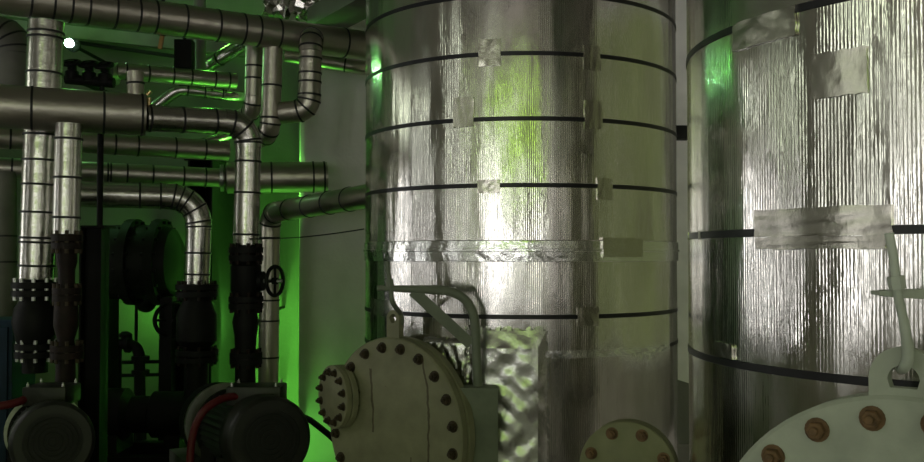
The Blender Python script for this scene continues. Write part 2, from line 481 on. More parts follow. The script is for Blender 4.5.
# ------------------------------------------------------------------ manholes with davit arms
def manhole(cpx, cpy, Yc, t, Rc, mats, label, lugscale, nb=20):
    c = P(cpx, cpy, Yc)                       # centre of the cover's outer face
    n = Vector((c.x-t.x, c.y-t.y, 0)); L = n.length; n.normalize()
    side = Vector((-n.y, n.x, 0)); up = Vector((0, 0, 1))
    h = thing('manhole', (c.x, c.y, c.z-Rc), label, 'manhole', 'bolted tank manholes')
    h['_n'] = tuple(n)
    cv = MB(); cv.lathe(c - n*.045, n, [(0, 0), (0, Rc-.006), (.006, Rc), (.036, Rc), (.042, Rc-.008), (.044, Rc*.78), (.052, Rc*.55), (.058, Rc*.25), (.06, 0)], 72)
    cover = obj('cover', cv, mats[-1] if len(mats) > 2 else mats[0], h)
    g = MB(); g.lathe(c - n*.049, n, [(0, .0), (0, Rc-.03), (.004, Rc-.03), (.004, 0)], 64); obj('gasket', g, M['rustdark'], h)
    fg = MB(); fg.lathe(c - n*.094, n, [(0, Rc*.72), (0, Rc-.006), (.006, Rc), (.039, Rc), (.045, Rc-.006), (.045, Rc*.72)], 72, closed=True); obj('flange', fg, mats[0], h)
    base = L - math.sqrt(R*R - (Rc*.74)**2) - .0
    nk = MB(); nk.lathe(c - n*.09, n, [(-base+.09, Rc*.74), (0, Rc*.74), (0, Rc*.70), (-base+.09, Rc*.70)], 64, closed=True); obj('neck', nk, mats[0], h)
    for k in range(nb):
        a = 2*PI*(k+.5)/nb
        p = c + (side*math.cos(a) + up*math.sin(a))*Rc*.89
        b = MB(); b.hexbolt(p - n*.003, n, .0185, .022); obj('bolt', b, mats[1], h)
        b2 = MB(); b2.hexbolt(p - n*.092, -n, .0165, .03); obj('nut', b2, mats[1], h)
    # lifting lug standing on top of the cover
    lw, lh, hr = lugscale
    o = c - n*.04 + up*(Rc-.012)
    mb = MB(); seg = 24
    top = lh - lw
    outer = [(-lw, 0)] + [(lw*math.cos(PI - PI*k/seg), top + lw*math.sin(PI - PI*k/seg)) for k in range(seg+1)] + [(lw, 0)]
    # profile with a hole: two rings bridged
    m_ = len(outer)
    hole = []
    for x, y in outer:
        d = Vector((x, y-top)); 
        if d.length < 1e-6: d = Vector((0, 1))
        d.normalize(); hole.append((d.x*hr, top + d.y*hr))
    for zz_, flip in ((0, 1), (.03, 0)):
        A = [mb.bm.verts.new(o + side*x + up*y + n*zz_) for x, y in outer]
        B = [mb.bm.verts.new(o + side*x + up*y + n*zz_) for x, y in hole]
        mb.bridge(A, B)
        if zz_ == 0: A0, B0 = A, B
    mb.bridge(A0, A); mb.bridge(B0, B)
    obj('lifting_lug', mb, mats[0], h)
    return h, c, n, side, o + up*top
def streaked(base, name, side, rc):
    m_ = M[base].copy(); m_.name = name; t = m_.node_tree; b = t.nodes['Principled BSDF']
    src = b.inputs['Base Color'].links[0].from_socket
    def mth(op, a, b_=None):
        q = t.nodes.new('ShaderNodeMath'); q.operation = op
        for i_, v_ in enumerate((a, b_)):
            if v_ is None: continue
            if isinstance(v_, (int, float)): q.inputs[i_].default_value = v_
            else: t.links.new(v_, q.inputs[i_])
        return q.outputs[0]
    tc_ = t.nodes.new('ShaderNodeTexCoord'); dp = t.nodes.new('ShaderNodeVectorMath'); dp.operation = 'DOT_PRODUCT'
    t.links.new(tc_.outputs['Object'], dp.inputs[0]); dp.inputs[1].default_value = side
    sp = t.nodes.new('ShaderNodeSeparateXYZ'); t.links.new(tc_.outputs['Object'], sp.inputs[0])
    u = dp.outputs['Value']; v = mth('SUBTRACT', sp.outputs['Z'], rc)
    ns = t.nodes.new('ShaderNodeTexNoise'); ns.inputs['Scale'].default_value = 14; t.links.new(tc_.outputs['Object'], ns.inputs['Vector'])
    wob = mth('ADD', mth('MULTIPLY', ns.outputs['Fac'], .03), mth('MULTIPLY', mth('MULTIPLY', v, v), -.45))
    masks = []
    for off, z0, z1, w_ in ((.215, -.4, .34, .0055), (-.115, -.02, .26, .006), (.12, -.36, -.1, .003)):
        d = mth('ABSOLUTE', mth('SUBTRACT', mth('SUBTRACT', u, wob), off))
        k_ = mth('MULTIPLY', mth('LESS_THAN', d, w_), mth('MULTIPLY', mth('GREATER_THAN', v, z0), mth('LESS_THAN', v, z1)))
        masks.append(k_)
    fac = mth('MULTIPLY', mth('MAXIMUM', mth('MAXIMUM', masks[0], masks[1]), masks[2]), .7)
    q = t.nodes.new('ShaderNodeMix'); q.data_type = 'RGBA'
    t.links.new(fac, q.inputs[0]); t.links.new(src, q.inputs[6]); q.inputs[7].default_value = (.045, .022, .008, 1)
    t.links.new(q.outputs[2], b.inputs['Base Color']); return m_
_c = P(391, 430, 4.12); _n = Vector((_c.x-T1.x, _c.y-T1.y, 0)).normalized()
M['cover1'] = streaked('cover', 'rust_streaked_paint', (-_n.y, _n.x, 0), .407)
H1, c1, n1, s1, lug1 = manhole(391, 430, 4.12, T1, .407, (M['cover'], M['rustbolt'], M['cover1']), 'large round bolted grey manhole cover on the front of the far tank, rust-streaked', (.038, .132, .021))
H2, c2, n2, s2, lug2 = manhole(905, 606, 1.80, T2, .40, (M['cover2'], M['brownbolt']), 'pale grey bolted manhole cover at the lower right corner, on the near tank', (.064, .106, .029))

def fillet(pts, rad, n=8):
    pts = [Vector(p) for p in pts]; out = [pts[0]]; tags = []
    for i in range(1, len(pts)-1):
        a = (pts[i-1]-pts[i]); b = (pts[i+1]-pts[i])
        la, lb = a.length, b.length; a.normalize(); b.normalize()
        ang = a.angle(b); d = min(rad/math.tan(ang/2), la*.49, lb*.49)
        p0 = pts[i] + a*d; p1 = pts[i] + b*d
        arc = []
        for k in range(n+1):
            t_ = k/n
            arc.append(p0*(1-t_)**2 + pts[i]*2*t_*(1-t_) + p1*t_**2)
        tags.append((len(out), len(out)+n)); out += arc
    out.append(pts[-1]); return out, tags

# davit of the far manhole
d0 = P(478, 462, 3.99)
dv = thing('davit_arm', (d0.x, d0.y, d0.z), 'grey bent lifting arm with hook over the far round manhole', 'davit', 'manhole lifting arms')
Yd = 3.99
sk = MB()
pt, pb = P(478, 386, Yd), P(479, 470, Yd)
sk.box((pt+pb)/2, (.165, .10, (pt-pb).length), bev=.008)
obj('socket', sk, M['davit'], dv)
path, _ = fillet([P(478, 390, Yd), P(474, 291, Yd-.0), P(377, 288, 3.93)], .17, 10)
am = MB(); rr = [.020]*len(path); rr[-1] = .012
am.tube(path, rr, 16); obj('arm', am, M['davit'], dv)
br = MB(); br.beam(P(413, 291, 3.95), P(471, 344, 3.99), .012, .048, up=(.6, 0, 1)); obj('brace', br, M['davit'], dv)
def hook(name, pts, rads, mat, par):
    pth = []
    pts = [Vector(p) for p in pts]
    for i in range(len(pts)-1):
        p0 = pts[max(i-1, 0)]; p1 = pts[i]; p2 = pts[i+1]; p3 = pts[min(i+2, len(pts)-1)]
        for k in range(6):
            t_ = k/6
            pth.append(.5*((2*p1) + (p2-p0)*t_ + (2*p0-5*p1+4*p2-p3)*t_*t_ + (3*p1-p0-3*p2+p3)*t_**3))
    pth.append(pts[-1])
    rads_ = [rads[min(int(i/6), len(rads)-1)] for i in range(len(pth))]
    mb = MB(); mb.tube(pth, rads_, 12)
    return obj(name, mb, mat, par)
Yl = lug1.y
hook('hook', [P(387, 261, 3.935), P(389, 276, 3.935), P(391, 291, 3.935), P(393, 303, 3.94), P(400, 313, Yl-.03), P(402, 322, Yl-.03), P(397, 329, Yl), P(392, 326, Yl+.02)], [.010, .010, .010, .011, .011, .010, .009, .008], M['davit'], dv)
nu_ = MB(); a_ = P(389.5, 279, 3.935); b_ = P(390.5, 287, 3.935); nu_.lathe(a_, b_-a_, [(0, 0), (0, .019), (.034, .019), (.034, 0)], 6); obj('nut', nu_, M['davit'], dv)
# davit of the near manhole
b0 = P(1010, 470, 1.95)
dv2 = thing('davit_arm', b0, 'pale lifting arm with rod hooked in the lug at the right edge', 'davit', 'manhole lifting arms')
path, _ = fillet([P(1010, 470, 1.95), P(1006, 296, 1.95), P(876, 294, 1.83)], .15, 10)
am = MB(); rr = [.016]*len(path)
# flattened tip
am.tube(path[:-1] + [P(930, 295, 1.87)], .013, 16); obj('arm', am, M['davit2'], dv2)
am = MB(); e0, e1 = P(875, 292.5, 1.83), P(945, 294.5, 1.88); t_ = (e1-e0).normalized(); am.prism([(0, -.004), (.03, -.008), (.135, -.011), (.135, .011), (.03, .006), (0, .003)], .04, e0 - Vector((0, .02, 0)), t_, (0, 0, 1), (0, 1, 0)); obj('tip_plate', am, M['davit2'], dv2)
sk = MB(); sk.lathe(P(1010, 400, 1.95), (0, 0, -1), [(0, .018), (0, .034), (.25, .034), (.25, .018)], 24, closed=True)
# bracket from socket to tank
pb_ = P(1010, 440, 1.95); dt = Vector((T2.x-pb_.x, T2.y-pb_.y, 0)); dd = dt.length - R; dt.normalize()
sk.beam(pb_ + dt*.02, pb_ + dt*(dd+.004), .06, .10); obj('socket', sk, M['davit2'], dv2)
Yl2 = lug2.y
hook('hook', [P(889, 233, 1.81), P(893, 255, 1.81), P(896, 278, 1.81), P(899, 300, 1.81), P(904, 322, 1.79), P(907, 342, Yl2-.05), P(908, 358, Yl2-.05), P(904, 368, Yl2-.03), P(900, 369, Yl2+.05)], [.009, .009, .009, .009, .010, .011, .011, .010, .009], M['davit2'], dv2)
nu_ = MB(); a_ = P(895.5, 276, 1.81); b_ = P(898, 290, 1.81); nu_.lathe(a_, b_-a_, [(0, 0), (0, .016), (.026, .016), (.026, 0)], 6); obj('nut', nu_, M['davit2'], dv2)

# small blind-flanged nozzle left of the big cover
def blind_flange(name, cpx, cpy, Yc, axis, Rf, Lp, mats, label, nb, cat='nozzle', rp=None):
    c = P(cpx, cpy, Yc); n = Vector(axis).normalized(); side = n.cross(Vector((0, 0, 1))).normalized(); up = side.cross(n)
    h = thing(name, (c.x, c.y, c.z-Rf), label, cat)
    a = MB(); a.lathe(c - n*.03, n, [(0, 0), (0, Rf-.003), (.003, Rf), (.027, Rf), (.03, Rf-.004), (.03, Rf*.62), (.034, Rf*.58), (.034, 0)], 48); obj('blind_cover', a, mats[0], h)
    a = MB(); a.lathe(c - n*.033, n, [(0, 0), (0, Rf-.012), (.003, Rf-.012), (.003, 0)], 40); obj('gasket', a, M['rustdark'], h)
    a = MB(); a.lathe(c - n*.063, n, [(0, 0), (0, Rf-.003), (.003, Rf), (.027, Rf), (.03, Rf-.003), (.03, 0)], 48); obj('flange', a, mats[0], h)
    rp_ = rp or Rf*.6
    a = MB()
    if rp:
        bend, _ = fillet([c - n*.06, c - n*Lp, Vector(((c - n*Lp).x, (c - n*Lp).y, 0))], .14, 10); a.tube(bend, rp_, 32)
    else: a.tube([c - n*.06, c - n*Lp], rp_, 32); obj('pipe', a, mats[2], h)
    for k in range(nb):
        an = 2*PI*(k+.5)/nb
        p = c + (side*math.cos(an) + up*math.sin(an))*Rf*.8
        b = MB(); b.hexbolt(p - n*.002, n, .0145, .02); obj('bolt', b, mats[1], h)
        b = MB(); b.hexbolt(p - n*.061, -n, .0145, .02); obj('nut', b, mats[1], h)
    return h
ax = Vector((-.60, -.8, 0))
cN = P(332, 397, 4.30); dN = Vector((T1.x-cN.x, T1.y-cN.y, 0))
blind_flange('blind_nozzle', 332, 397, 4.30, (-.82, -.57, 0), .145, .36, (M['cover'], M['rustbolt'], M['cover']), 'small blind-flanged grey nozzle partly hidden behind the far manhole cover', 12)
blind_flange('flanged_pipe', 627, 471, 2.9, (-.35, -.937, 0), .152, .30, (M['olive'], M['brownbolt'], M['olive']), 'olive blind-flanged pipe elbow between the two tanks at the bottom edge', 8, 'pipe', .085)

# ------------------------------------------------------------------ insulated pipes
def pipe(name, label, pts, od, bands=None, elbow=.16, efan=0, mat=None, cat='pipe', group=None, ends=(1, 1), bw=.013, bmat=None):
    mat = mat or M['pipe']
    W = [P(*p) if not isinstance(p, Vector) else p for p in pts]
    if not isinstance(pts[0], Vector) and pts[0][0] == -40:      # runs on to the left wall
        d = W[0]-W[1]; W[0] = W[0] + d*((X0+.05-W[0].x)/d.x)
    t = thing(name, W[-1] if W[-1].z < W[0].z else W[0], label, cat, group)
    r = od/2
    full, arcs = fillet(W, elbow, 9)
    # straight runs and elbows as parts
    cur = 0; runs = []
    for a, b in arcs:
        runs.append(('pipe_run', full[cur:a+1])); runs.append(('elbow', full[a:b+1])); cur = b
    runs.append(('pipe_run', full[cur:]))
    for nm, pp in runs:
        if nm == 'pipe_run':
            k = max(1, int((pp[-1]-pp[0]).length/.25)); pp = [pp[0].lerp(pp[-1], i/k) for i in range(k+1)]
            mb = MB(); mb.tube(pp, r, 32)
        else:
            mb = MB(); mb.tube(pp, r*1.03, 32)
        obj(nm, mb, mat, t)
    # dense samples for the bands
    dense = []
    for i in range(len(full)-1):
        L_ = (full[i+1]-full[i]).length; k = max(1, int(L_/.006))
        for j in range(k): dense.append((full[i].lerp(full[i+1], j/k), (full[i+1]-full[i]).normalized()))
    pr = [proj(p) for p, _ in dense]
    for b in bands or []:
        kind, vals = b[0], b[1:]
        for val in vals:
            best = None
            for (p, tg), q in zip(dense, pr):
                d = abs(q[0]-val) if kind == 'x' else abs(q[1]-val)
                if kind == 'x' and abs(tg.z) > .7: continue
                if kind == 'y' and abs(tg.z) < .7: continue
                if best is None or d < best[0]: best = (d, p, tg)
            if best and best[0] < 4:
                mb = MB(); mb.hoop(best[1], best[2], r-.001, bw, .005, 36); obj('band', mb, bmat or M['wire'], t)
    if efan:
        for a, b in arcs:
            for k in range(efan):
                f_ = a + (b-a)*(k+.5)/efan; i = int(f_)
                p = full[i].lerp(full[i+1], f_-i); tg = full[i+1]-full[i]
                mb = MB(); mb.hoop(p, tg, r*1.03-.001, bw, .005, 36); obj('band', mb, bmat or M['wire'], t)
    return t
G = 'foil-wrapped pipes on the left'
pipe('insulated_pipe', 'long foil-wrapped pipe sloping across the top left of the photo', [(-40, -10, 4.78), (372, 47, 6.12)], .19, [('x', 30, 53, 70, 88, 115, 137, 154, 184, 217, 242, 257, 277, 343)], group=G)
pipe('insulated_pipe', 'thick foil-wrapped riser behind the horizontal pipe at far left', [(46.5, 22, 5.04), (36, 279, 5.04)], .186, [('y', 33, 38, 73, 135, 161, 185, 213, 238, 242, 266)], mat=M['pipe_bright'], group=G)
pa_ = pipe('insulated_pipe', 'thickest horizontal foil-wrapped pipe, entering at the left edge', [(-40, 104, 4.70), (145, 115, 5.05)], .226, [('x', 32, 104, 142)], group=G)
pipe('insulated_pipe', 'narrow foil-wrapped pipe bending down to the valve with the handwheel', [(146, 118, 5.06), (249, 123, 5.36), (246, 245, 5.36)], .146, [('x', 149, 182, 215), ('y', 143, 162, 193, 235)], .14, 3, mat=M['pipe_bright'], group=G)
pipe('insulated_pipe', 'brightest short foil-wrapped drop below the thick pipe at far left', [(69, 124, 4.80), (66, 234, 4.80)], .135, [('y', 139, 178, 217)], mat=M['pipe_bright'], group=G)
pipe('insulated_pipe', 'thin foil-wrapped drop with green-lit left edge below the top pipe', [(254.5, 42, 5.93), (253, 112, 5.93), (236, 120, 6.3)], .112, [('y', 66, 79)], .1, 2, group=G)
pipe('insulated_pipe', 'foil-wrapped drop below the top pipe, second left of the grey pier', [(273, 47, 5.76), (270, 134, 5.76), (252, 141, 6.0)], .122, [('y', 86, 118)], .1, 3, group=G)
pipe('insulated_pipe', 'hooked foil-wrapped pipe dropping from the top pipe beside the grey pier', [(313, 40, 5.86), (311, 38, 5.66), (309, 110, 5.66), (281, 113, 5.68)], .136, [('y', 59, 73, 82, 95)], .10, 3, group=G)
pipe('insulated_pipe', 'dim foil-wrapped pipe running just below the thickest horizontal pipe', [(-40, 135, 5.5), (228, 151, 6.25)], .135, [('x', 10, 115, 138, 175, 205)], group=G)
pc = pipe('insulated_pipe', 'foil-wrapped pipe ending in a wide capped section before the grey pier', [(-40, 166, 5.75), (224, 178, 6.4)], .13, [('x', 12, 108, 111, 127, 153, 183, 205)], group=G)
cA, cB = P(225, 178, 6.4), P(327, 177, 6.55); mb = MB(); mb.tube([cA, cA.lerp(cB, .02), cA.lerp(cB, .5), cB], [.07, .108, .108, .108], 32); obj('wide_run', mb, M['pipe'], pc)
for v_ in (.45, .86, .97):
    mb = MB(); mb.hoop(cA.lerp(cB, v_), cB-cA, .107, .014, .005, 36); obj('band', mb, M['wire'], pc)
mb = MB(); q_ = P(222, 178, 6.39); mb.hoop(q_, cB-cA, .063, .03, .03, 36); obj('flange', mb, M['steel'], pc)
pipe('insulated_pipe', 'foil-wrapped pipe turning down in a banded elbow left of centre', [(44, 193, 5.5), (200, 197, 5.8), (197, 284, 5.8)], .156, [('x', 99, 140, 161, 180), ('y', 227, 253, 274)], .2, 4, mat=M['pipe_bright'], group=G)
pipe('insulated_pipe', 'banded upright foil pipe with shade put into its grey colour, behind the blue cabinet at the far left edge', [(4, 172, 5.83), (3, 510, 5.83)], .15, [('y', 236, 262)], group=G, mat=M['beam'])  # foil pipe in grey paint, its shade put into the colour
eR = P(367, 196, 5.02)
pipe('insulated_pipe', 'foil-wrapped pipe rising behind the handwheel and running level into the far tank', [(268, 420, 6.3), (270, 213, 6.3), (380, 194, 4.95)], .135, [('y', 238, 300, 321, 357), ('x', 290, 310, 330, 350)], .13, 2, mat=M['pipe'], group=G)
pipe('insulated_pipe', 'small background foil pipe with a flanged end right of the lamp', [(117, 71, 6.4), (236, 81, 6.8)], .115, [('x', 126, 149, 173, 191, 215, 229)], group=G)
st_ = pipe('insulated_pipe', 'short capped stub standing on the thickest horizontal pipe', [(135, 72, 5.03), (136, 96, 5.03)], .09, [('y', 83)], group=G)
pipe('insulated_pipe', 'bent green-lit foil pipe behind the thickest horizontal pipe', [(154, 108, 6.7), (178, 89, 6.7), (242, 97, 6.9), (244, 99, 7.9)], .085, [('x', 187, 205, 222)], .15, 0, group=G, mat=M['pipe_bright'])
pipe('insulated_pipe', 'diagonal green-lit foil pipe under the top pipe', [(188, 78, 7.2), (250, 40, 6.9)], .11, [('x', 205, 220)], group=G, mat=M['pipe_bright'])
pipe('insulated_pipe', 'short green-lit foil pipe tilted below the narrow bending pipe', [(190, 146, 6.75), (234, 134, 6.95), (236, 134, 7.9)], .07, None, group=G, mat=M['pipe_bright'])
pipe('insulated_pipe', 'thin pipe under the top pipe reaching behind the far tank', [(286, 55, 6.6), (366, 68, 6.6), (372, 70, 6.9)], .10, [('x', 345)], group=G)
pipe('insulated_pipe', 'thick dark banded bend hanging at the upper left corner', [(-30, 35, 5.9), (14, 33, 5.9), (12, 125, 5.9)], .22, None, .14, 4, group=G, mat=M['beam'])  # darkened like the far-left upright: shade put into the grey colour
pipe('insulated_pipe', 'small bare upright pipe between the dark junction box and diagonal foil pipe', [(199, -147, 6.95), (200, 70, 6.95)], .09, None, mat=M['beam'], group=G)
# foil bundle above the top pipe
fb = MB()
rnd = random.Random(3)
A_, B_ = P(266, 5, 6.7), P(318, 8, 6.7)
pp = [A_.lerp(B_, i/24) + Vector((0, rnd.uniform(-.01, .01), rnd.uniform(-.012, .012))) for i in range(25)]
fb.tube(pp, [.09 + rnd.uniform(-.02, .025) for _ in pp], 18)
for v_ in fb.bm.verts: v_.co += Vector((rnd.uniform(-.012, .012), rnd.uniform(-.012, .012), rnd.uniform(-.012, .012)))
tag(obj('foil_bundle', fb, M['pipe_bright'], origin=A_, angle=10), 'crumpled foil-wrapped green-lit pipe section at the ceiling above the top pipe', 'pipe')
# roof duct at the top, beside the far tank
du = MB(); du.beam(P(324, 20, 6.62), P(400, -22, 5.6), .26, .14, bev=.01)
tag(obj('duct', du, M['beam'], origin=P(324, 20, 6.62)), 'grey flat duct sloping up to the ceiling beside the far tank', 'duct')
# low beam line behind the pipes
cbm = MB(); cbm.beam(P(-60, 18, 7.2), P(262, 52, 7.6), .08, .11); cbm.beam(P(-60, 10, 7.16), P(262, 45, 7.56), .16, .02)
tag(obj('support_beam', cbm, M['beam'], origin=P(-60, 18, 7.2)), 'grey support beam crossing behind the top pipe at upper left', 'beam')
ct = MB(); ct.beam(P(60, 40, 7.5), P(180, 57, 7.6), .03, .025)
tag(obj('conduit', ct, M['black'], origin=P(60, 40, 7.5)), 'thin dark conduit behind the lamp at upper left', 'conduit')
jb = thing('junction_box', P(184, 70, 6.7), 'dark junction box hanging under the top pipe', 'box')
m_ = MB(); m_.box(P(184.5, 55, 6.7), (.125, .1, .21), bev=.006); obj('body', m_, M['black'], jb)
m_ = MB(); m_.box(P(184.5, 55, 6.64), (.105, .015, .185), bev=.004); obj('lid', m_, M['dark'], jb)
m_ = MB(); q_ = P(184.5, 40, 6.7); m_.tube([q_, q_ + Vector((0, 0, .25))], .012, 10); obj('conduit', m_, M['black'], jb)
hg = thing('pipe_hanger', P(162, 47, 5.42), 'dark pipe hanger strap with an ochre clip on the top pipe', 'hanger')
pc_ = P(163, 19, 5.43); m_ = MB(); m_.hoop(pc_, P(372, 47, 6.12)-P(-40, -10, 4.78), .094, .03, .008, 36); obj('clamp', m_, M['black'], hg)
m_ = MB(); m_.tube([P(163, 3, 5.43), P(163, 3, 5.43)+Vector((0, 0, 1.35))], .012, 10); obj('rod', m_, M['black'], hg)
m_ = MB(); m_.beam(P(163, 32, 5.43), P(160, 49, 5.43), .018, .022); obj('clip', m_, M['orange'], hg)
bv = thing('drain_cock', P(149, 103, 5.0), 'tiny brass drain cock beside the stub on the thick pipe', 'valve')
m_ = MB(); m_.tube([P(149, 106, 5.05), P(149, 98, 5.05)], .012, 12); obj('body', m_, M['brass'], bv)
m_ = MB(); m_.tube([P(147, 95, 5.03), P(151, 91, 5.03)], .011, 12); obj('lever', m_, M['brass'], bv)

# ------------------------------------------------------------------ lamps: one bulb in view, the hidden ones added for green light
def point(loc, col, e, rad):
    ld = bpy.data.lights.new('lamp_light', 'POINT'); ld.color = col; ld.energy = e; ld.shadow_soft_size = rad
    lo = bpy.data.objects.new('lamp_light', ld); lo.location = loc; COL.objects.link(lo); return lo
def lamp(px, py, Y, label, bulb, br, energy, added_bowl=True):
    c = P(px, py, Y); h = thing('green_lamp', (c.x, c.y, c.z), label, 'lamp')
    m_ = MB(); m_.lathe(c, (0, -1, 0), [(br*math.cos(PI*k/12)*-1.25, br*math.sin(PI*k/12)) if 0 < k < 12 else ((-br*1.25 if k == 0 else br*1.25), 0) for k in range(13)], 20); obj('bulb', m_, bulb, h)
    if added_bowl:   # added black bowl: sends the bulb's light to the wall, off the machinery
        m_ = MB(); q = [PI/2*k/8 for k in range(9)]
        m_.lathe(c, (0, -1, 0), [(.085*math.sin(a)-.0, max(.085*math.cos(a), .0)) for a in q[:-1]] + [(.085, 0)], 28)
        m_.lathe(c, (0, -1, 0), [(.080*math.sin(a)-.0, max(.080*math.cos(a), .0)) for a in q[:-1]] + [(.080, 0)], 28)
        m_.lathe(c, (0, -1, 0), [(0, .080), (0, .085)], 28); obj('added_bowl', m_, M['black'], h)
        a = c + Vector((0, -.03, .083)); m_ = MB(); m_.tube([a, Vector((a.x, Y1, a.z))], .012, 10); obj('bracket', m_, M['black'], h)
        l = point(c, (.20, 1.0, .10), energy, .03); l.parent = h; l.location = (0, br*1.25+.012, 0); l.data.shadow_soft_size = .01
    else:
        m_ = MB(); m_.lathe(c + Vector((0, br*1.3, 0)), (0, 1, 0), [(0, 0), (0, br*.8), (.03, br*1.6), (.05, br*1.6), (.05, 0)], 24); obj('base', m_, M['black'], h)
        m_ = MB(); m_.tube([c + Vector((0, br*1.3+.04, 0)), Vector((c.x, Y1, c.z))], .014, 10); obj('bracket', m_, M['black'], h)
        l = point(c, (.20, 1.0, .10), energy, .05); l.parent = h; l.location = (0, -br*2.2, 0)
    return h
lamp(69, 43, 6.9, 'glowing green-white bulb among the pipes at upper left', M['bulb'], .032, 5, added_bowl=False)
lamp(146, 302, 7.5, 'added low green lamp, unseen behind the dark vessel', M['bulb2'], .03, 7)  # added to green the wall below the vessel
lamp(212, 28, 7.45, 'added green lamp high on the back wall, unseen behind the top pipe', M['bulb2'], .03, 4, added_bowl=False)  # added to light the tops of the foil pipes green
for px_, py_, yy_, en_, nm_ in ((276, 178, 6.875, 6, 'hidden behind the wide capped pipe end'), (269, 322, 7.3, 15, 'hidden behind the valve handwheel'), (268, 415, 7.3, 13, 'low behind the foot of the foil riser'), (292, 452, 6.5, 1.6, 'low behind the larger pump motor')):  # unseen lamps added to green the back wall and pier edge
    lamp(px_, py_, yy_, 'added green lamp at the back wall ' + nm_, M['bulb2'], .03, en_)
# dark column added at the back wall, deepened to block the lamps' green spill
dc = thing('steel_column', Vector((P(219, 300, 7.4).x, 7.4, 0)), 'dark broad column added at the back wall to block green light, behind the banded elbow', 'column')  # shares the real column's name; added only to block lamp spill
xx = P(218, 300, 7.4).x; m_ = MB(); m_.box((xx, 7.3, 1.15), (.17, .014, 2.3)); m_.box((xx-.085, 7.38, 1.15), (.014, 1.02, 2.3)); m_.box((xx+.085, 7.38, 1.15), (.014, 1.02, 2.3)); obj('post', m_, M['black'], dc)  # post of the added column
m_ = MB(); m_.box((xx, 7.38, 2.31), (.24, 1.02, .02)); obj('cap_plate', m_, M['dark'], dc)  # cap of the added column

# ------------------------------------------------------------------ valves, pumps, dark machinery on the left
def flange_(mb, c, ax, r, th): mb.lathe(Vector(c) - Vector(ax).normalized()*th/2, ax, [(0, 0), (0, r), (th, r), (th, 0)], 28)
def ringbolts(par, c, ax, r, th, n, mat, sub='bolt'):
    ax = Vector(ax).normalized(); u, v = frame(ax)
    for k in range(n):
        a = 2*PI*(k+.5)/n; p = Vector(c) + (u*math.cos(a)+v*math.sin(a))*r
        b = MB(); b.tube([p - ax*(th/2+.022), p + ax*(th/2+.022)], .011, 8); obj(sub, b, mat, par)
def handwheel(par, c, ax, r, mat, tube_r=.011, spokes=4):
    ax = Vector(ax).normalized(); u, v = frame(ax)
    m_ = MB(); m_.torus(c, ax, r, tube_r, 40, 8)
    for k in range(spokes):
        a = 2*PI*k/spokes; m_.tube([Vector(c), Vector(c) + (u*math.cos(a)+v*math.sin(a))*r], tube_r*.7, 8)
    m_.lathe(Vector(c)-ax*.015, ax, [(0, 0), (0, .02), (.03, .02), (.03, 0)], 16)
    return obj('handwheel', m_, mat, par)
def valve_column(label, px, Y, prof, bottom, mat, boltmat, wheel=None, fl=()):
    """prof: (py, half width in pixels) down the vertical valve and its spool"""
    h = thing('gate_valve', P(px, bottom, Y), label, 'valve')
    k = Y/F
    top = P(px, prof[0][0], Y)
    m_ = MB(); m_.lathe(top, (0, 0, -1), [(0, 0)] + [((py-prof[0][0])*k, hw*k) for py, hw in prof] + [((prof[-1][0]-prof[0][0])*k, 0)], 32)
    obj('body', m_, mat, h)
    for py, hw, nb in fl:
        c = P(px, py, Y); m_ = MB(); flange_(m_, c, (0, 0, 1), hw*k, .032); f_ = obj('flange', m_, mat, h)
        ringbolts(f_, c, (0, 0, 1), hw*k*.84, .032, nb, boltmat)
    if wheel:
        wx, wy, wr, ax, bx = wheel
        c = P(wx, wy, Y-.02); b0_ = P(bx, wy, Y)
        m_ = MB(); m_.tube([b0_, b0_.lerp(c, .45)], .036, 20); flange_(m_, b0_.lerp(c, .42), c-b0_, .055, .025); obj('bonnet', m_, mat, h)
        m_ = MB(); m_.tube([b0_.lerp(c, .4), c + (c-b0_).normalized()*.04], .012, 12); obj('stem', m_, M['steel'], h)
        handwheel(h, c, ax, wr*k, mat)
    return h
valve_column('dark flanged valve with side handwheel under the narrow bent pipe', 246, 5.36,
    [(245, 11), (262, 11), (266, 15), (290, 15), (297, 11), (312, 11), (322, 13), (335, 11), (352, 10), (395, 10)], 395, M['black'], M['rustdark'],
    wheel=(275, 281, 14.5, (1, -.42, 0), 252), fl=((250, 17, 8), (258, 17, 8), (299, 17, 8), (306, 17, 8), (355, 16, 8), (361, 16, 8)))
valve_column('dark flanged valve under the banded elbow left of centre', 197, 5.8,
    [(284, 12), (300, 14), (315, 20), (340, 20), (350, 12), (372, 12), (400, 12)], 400, M['black'], M['rustdark'], fl=((287, 21, 8), (294, 21, 8), (352, 21, 8), (359, 21, 8)))
valve_column('dark bulging check valve under the thick riser at far left', 36, 5.04,
    [(279, 15), (300, 15), (308, 20), (322, 22), (340, 18), (352, 12), (372, 12)], 372, M['black'], M['steel'], fl=((285, 23, 10), (293, 23, 10), (346, 20, 8), (354, 20, 8)))
valve_column('rusty flanged spool under the bright short drop at far left', 67, 4.80,
    [(234, 10), (262, 10), (270, 8), (288, 8), (296, 11), (325, 12), (340, 8), (352, 9), (400, 10)], 400, M['rustdark'], M['rustbolt'], fl=((238, 15, 8), (246, 15, 8), (291, 14, 8), (298, 14, 8), (348, 16, 8), (355, 16, 8)))
